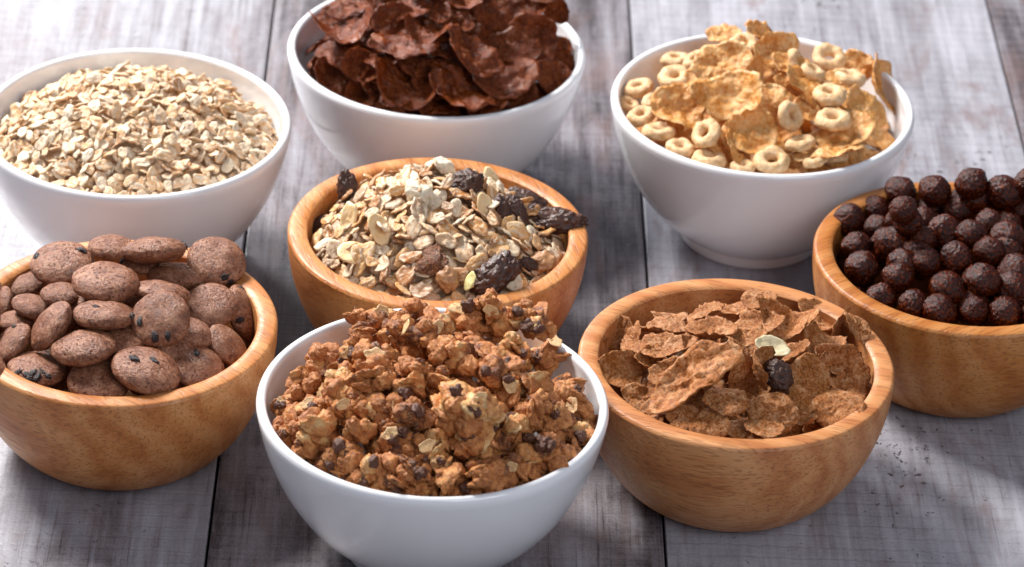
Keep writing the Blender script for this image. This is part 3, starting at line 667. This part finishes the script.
# granola clusters
PG = Pile(*B['gran'], HW, 0.0590, -0.008, 0.022, 0.0, 0.15)
def cluster_mesh(seed, n=15):
    rnd = random.Random(seed); Vs, Fs, T = [], [], []; cen = []
    for i in range(n):
        for _ in range(30):
            c = Vector((rnd.gauss(0, 1), rnd.gauss(0, 1), rnd.gauss(0, 1))).normalized()*(rnd.random()**0.4)*0.66
            c.x *= 1.12; c.z *= 0.85
            if all((c-q).length > 0.30 for q, _ in cen): break
        r = rnd.uniform(0.26, 0.52); cen.append((c, r))
        flat = rnd.random() < 0.3
        sh = (1.25, 0.95, 0.35) if flat else (1, rnd.uniform(.8, 1), rnd.uniform(.75, 1))
        V, Fc = lump(4, seed*40+i, 0.30, 1.4, 0.16, 3.4, sh)
        Rm = Matrix.Rotation(rnd.uniform(0, 6.28), 3, Vector((rnd.gauss(0, 1), rnd.gauss(0, 1), rnd.gauss(0, 1))).normalized())
        b0 = len(Vs); tn = rnd.random()
        for v in V:
            w = Rm @ Vector(v)*r + c
            w *= 1+0.06*nz(w.x*8, w.y*8, w.z*8+seed)+0.03*nz(w.x*19, w.y*19, w.z*19+seed); Vs.append(tuple(w)); T.append(min(1, max(0, tn*0.75+0.12+0.35*nz(w.x*3, w.y*3, w.z*3+seed*2))))
        Fs += [tuple(q+b0 for q in f) for f in Fc]
    return mesh('granola_cluster', Vs, Fs, M['granola'], tone=T), cen
cls = [cluster_mesh(i+1, 10+i % 5) for i in range(12)]
V, Fc = lump(4, 3, 0.45, 1.5, 0.20, 4.0); bead = [mesh('chocolate_bead', V, Fc, M['bead'])]
V, Fc = lump(4, 8, 0.40, 1.3, 0.20, 4.0); bead.append(mesh('chocolate_bead', V, Fc, M['bead']))
om_ = flake_mesh('oat_flake', M['goat'], 5151, e=.7, cup=.15, curl=.1, wr=.06, th=.16, ragged=.14, nr=6, ns=26)
GR = [(370,320,42,0),(361,336,34,0),(395,334,42,0),(354,353,32,3),(324,361,42,0),(302,387,40,1),(281,407,26,2),(293,432,38,0),(320,431,50,0,3),(376,364,52,0),(339,381,40,0),(365,390,42,0,1),(337,408,36,0,2),(362,406,38,0,3),(359,431,38,1,2),(387,412,40,0),
 (380,472,42,1,2),(413,416,46,1),(396,437,40,3),(418,474,42,2,1),(413,371,40,0),(421,338,42,0),(408,390,38,1),(467,318,46,1),(489,307,36,0),(450,353,44,0),(483,361,58,2,3),(467,412,78,2,8),(535,323,46,2,1),(501,324,42,0),(549,357,48,1,1),(531,395,54,1,2),
 (565,388,50,1,1),(577,412,40,0),(555,423,48,1),(550,457,54,2,3),(513,469,36,0,3),(483,478,56,0,4),(448,483,42,0,3),(516,433,42,2),(470,448,44,1,1),(436,464,36,1),(436,330,36,0),(580,436,34,1),(512,348,38,1),(505,390,40,2,-1),(345,452,38,2),(400,458,34,1),(310,410,34,2,-1),(522,314,30,1),(333,463,36,1),(358,482,32,1),(404,489,34,1),(503,489,36,0),(530,478,36,1),(304,450,30,0),(575,457,34,1),(590,428,28,0),(466,492,34,1),(283,428,26,0),(424,452,42,1,-2),(402,448,36,0,-3),(440,438,38,0,-4),(498,420,40,1,-4),(350,418,36,0,-4)]
rws = rows_of([(q[0], q[1]) for q in GR], ROW5)
for i, q in enumerate(GR):
    px, py, d, nb = q[:4]; lift = q[4] if len(q) > 4 else 0
    P = PG.hit(px, py); P = P-pray(px, py)*(lift*.001); s = d*.5/pxm(P)*1.04; rnd = random.Random(i+500)
    me, cen = cls[(i*5+i//12) % 12]
    Rm = Matrix.Rotation(rnd.uniform(0, 6.28), 4, Vector((rnd.gauss(0, 1), rnd.gauss(0, 1), rnd.gauss(0, 1))).normalized())
    mw = Matrix.Translation(P) @ Rm @ Matrix.Scale(s, 4); o = link('granola_cluster', me, None, mw)
    size = 'large ' if d >= 50 else ('small ' if d <= 36 else '')
    bt = f' with {num(nb)} chocolate bead{"s" if nb > 1 else ""}' if nb else ''
    tag(o, f'{size}granola cluster{bt}, {rws[i][1]} in {rws[i][0]}', 'granola cluster', 'granola clusters in the front bowl')
    inv = mw.inverted().to_3x3(); toc = (inv @ (-pray(px, py))).normalized(); up = (inv @ Vector((0, 0, 1))).normalized()
    for j in range(nb):
        dv = (toc*0.9+up*0.25+Vector((rnd.gauss(0, .45), rnd.gauss(0, .45), rnd.gauss(0, .45)))).normalized()
        rb = min(0.34, 0.0027/s)*rnd.uniform(0.75, 1.1)
        link('chocolate_bead', rnd.choice(bead), o, mat4(dv*0.76, *[Vector(v) for v in ((1, 0, 0), (0, 1, 0), (0, 0, 1))], rb, rb*0.92, rb*0.95))
    if i % 3 == 0:
        dv = (toc*0.8+up*0.5+Vector((rnd.gauss(0, .5), rnd.gauss(0, .5), rnd.gauss(0, .5)))).normalized(); X = dv.orthogonal().normalized(); rb = min(.42, 0.0038/s)
        link('oat_flake', om_, o, mat4(dv*0.86, X, dv.cross(X), dv, rb, rb, rb))
fill(PG, [c[0] for c in cls], 'granola_cluster', 'granola cluster', 'granola cluster mostly buried beneath the top clusters', 'buried granola clusters', 110, 0.0085, 0.009, 0.2, 10, 0.0150, 0.018, spin=True)

# ------------------------------------------------------------------ oats and muesli
def oat_variants(mat, seed, n):
    out = []
    for i in range(n):
        r = random.Random(seed+i)
        out.append(flake_mesh('oat_flake', mat, seed+i, e=r.uniform(.50, .78), cup=r.uniform(-.10, .05), curl=r.uniform(0, .18), wr=0.09, th=0.20, ragged=0.11, nr=6, ns=24))
    return out
def heap_oats(oname, pile, variants, n, keep, rmin, rmax, tilt, seed, label, cat, group, stufflabel, mat, bed):
    st = Settle(pile, 0.0075, 0.0006, seed); rnd = random.Random(seed)
    for _ in range(n):
        r = rnd.uniform(rmin, rmax)
        if not st.drop(r, r*0.30, tilt, -0.0015, 8, 0.99): break
    ex = st.exposure(); order = np.argsort(-ex); top = set(int(q) for q in order[:keep])
    Vs, Fs, T = [], [], []
    arr = [(np.array([tuple(v.co) for v in me.vertices]), [tuple(p.vertices) for p in me.polygons]) for me in variants]
    for i, it in enumerate(st.items):
        k = rnd.randrange(len(variants)); s = it[4]*1.12; mw = item_matrix(it, s, s, s)
        if i in top: tag(link(oname, variants[k], None, mw), label, cat, group)
        elif ex[i] > 0:
            A = np.array(mw); v = arr[k][0] @ A[:3, :3].T + A[:3, 3]; b0 = len(Vs); Vs += (v*250).tolist(); Fs += [tuple(q+b0 for q in f) for f in arr[k][1]]; T += [rnd.random()]*len(v)
    # bed of oats below the loose top layer
    nb0 = len(Vs); g = 40; rg = 14
    for i in range(rg+1):
        for k in range(g):
            a = 2*math.pi*k/g; r = pile.Ri*0.985*i/rg; x, y = pile.cx+r*math.cos(a), pile.cy+r*math.sin(a)
            Vs.append((x*250, y*250, (pile.h(x, y)-0.0072)*250)); T.append(0.7)
    for i in range(rg):
        for k in range(g):
            k2 = (k+1) % g; Fs.append((nb0+i*g+k, nb0+(i+1)*g+k, nb0+(i+1)*g+k2, nb0+i*g+k2))
    o = link('oat_flakes_below', mesh('oat_flakes_below', Vs, Fs, mat, tone=T)); tag(o, stufflabel, 'oats', kind='stuff'); o.scale = (0.004, 0.004, 0.004)
    return len(st.items), int((ex > 0).sum())
PO = Pile(*B['oats'], HW, 0.0600, -0.0105, 0.0095)
print('oats', heap_oats('oat_flake', PO, oat_variants(M['oat'], 3000, 10), 3600, 300, 0.0021, 0.0036, 0.42, 3, 'small pale rolled oat flake in the bowl of plain rolled oats', 'oat flake', 'loose rolled oat flakes in the plain oats bowl', 'pale rolled oats filling the plain oats bowl beneath the top flakes', M['oat'], True))
PU = Pile(*B['mid'], HB, 0.0520, -0.0095, 0.017, -0.05, 0.1)
print('muesli', heap_oats('muesli_flake', PU, oat_variants(M['moat'], 4000, 10), 2200, 260, 0.0024, 0.0047, 0.45, 4, 'toasted oat flake in the muesli with raisins', 'oat flake', 'oat flakes in the muesli bowl', 'toasted oats filling the muesli bowl beneath the top flakes', M['moat'], True))
def lay(name, me, px, py, a, phi, ct, lift, label, cat, group=None):
    P = PU.hit(px, py); P = P-pray(px, py)*(lift*.001)
    return tag(place(name, me, P, frame(px, py, phi, ct), a*.5/pxm(P)), label, cat, group)
RS = [(347.5,190,42,84,.6,4,.52,'dark raisin standing upright at the left of the muesli'),(320,224,26,-30,.6,0,.6,'small dark raisin against the left inner wall of muesli bowl'),(466,183,36,-20,.7,4,.82,'plump dark raisin near the top of the muesli heap'),
 (503,212,36,75,.7,3,.48,'reddish raisin standing beside another right of the muesli peak'),(518,213,38,66,.7,3,.5,'raisin leaning on the reddish one in the muesli'),(527,199,42,20,.6,1,.46,'dark raisin at the back right inside the muesli bowl'),
 (531,211,30,0,.6,0,.55,'small raisin tucked behind the long raisin in the muesli'),(556,221,60,3,.7,13,.46,'long glossy raisin resting on the right rim of muesli bowl'),(495.5,275,54,-38,.8,5,.62,'large matt raisin at the front of the muesli'),(527,264,26,20,.6,0,.6,'small dark raisin right of the large front raisin in muesli')]
for i, (px, py, a, phi, ct, lf, e, lb) in enumerate(RS): lay('raisin', raisin_mesh(i+5, e), px, py, a, phi, ct, lf, lb, 'raisin', 'raisins in the muesli')
def sliver(seed, mat, e, nm): return flake_mesh(nm, mat, seed, e=e, cup=.05, curl=.1, wr=.05, th=.20, ragged=.08, nr=7, ns=30)
lay('almond_sliver', sliver(61, M['almond'], .45, 'almond_sliver'), 349, 220, 40, 100, .8, 5, 'yellowish almond sliver upright below the upright raisin in muesli', 'almond', 'almond pieces in the muesli')
lay('almond_sliver', sliver(62, M['almond'], .8, 'almond_sliver'), 354, 253, 36, 10, .75, 4, 'broad pale yellow almond slice at the left front of muesli', 'almond', 'almond pieces in the muesli')
lay('almond_sliver', sliver(63, M['almond'], .7, 'almond_sliver'), 379, 229, 34, 70, .8, 5, 'cream almond slice left of centre in the muesli', 'almond', 'almond pieces in the muesli')
lay('almond_sliver', sliver(64, M['almond'], .5, 'almond_sliver'), 493, 184, 36, 65, .8, 4, 'cream almond sliver beside the plump raisin in muesli', 'almond', 'almond pieces in the muesli')
lay('almond_sliver', sliver(65, M['almond'], .62, 'almond_sliver'), 485, 206, 28, 75, .85, 4, 'oval almond slice below the plump raisin in muesli', 'almond', 'almond pieces in the muesli')
def chunk(seed, mat, nm, sh=(1, .8, .7)):
    V, Fc = lump(4, seed, .35, 1.7, .2, 4.2, sh); return mesh(nm, V, Fc, mat)
lay('puffed_grain', chunk(71, M['chunk'], 'puffed_grain'), 440, 168, 26, 0, .8, 3, 'white puffed grain at the very top of the muesli', 'grain', 'pale puffed grains in muesli')
lay('puffed_grain', chunk(72, M['chunk'], 'puffed_grain'), 411, 173, 22, -20, .8, 3, 'pale puffed grain left of the topmost one in muesli', 'grain', 'pale puffed grains in muesli')
lay('puffed_grain', chunk(73, M['chunk'], 'puffed_grain'), 419, 194, 30, 20, .8, 4, 'larger crumbly pale grain below the muesli peak', 'grain', 'pale puffed grains in muesli')
lay('toasted_flake', chunk(74, M['granola'], 'toasted_flake', (1, .85, .4)), 432, 261, 34, -15, .8, 4, 'orange toasted flake at the front of the muesli', 'cereal flake')
lay('hazelnut_piece', chunk(75, M['nut'], 'hazelnut_piece', (1, .85, .8)), 448, 279, 25, 80, .8, 4, 'round brown hazelnut piece at the front of muesli', 'nut')
lay('toasted_flake', chunk(76, M['nut'], 'toasted_flake', (1, .8, .5)), 540, 263, 30, -20, .8, 3, 'rough brown flake at the right of the muesli', 'cereal flake')
lay('seed', sliver(77, M['seed'], .6, 'seed'), 470, 281, 20, -65, .8, 6, 'pale green seed beside the large front raisin in muesli', 'seed')
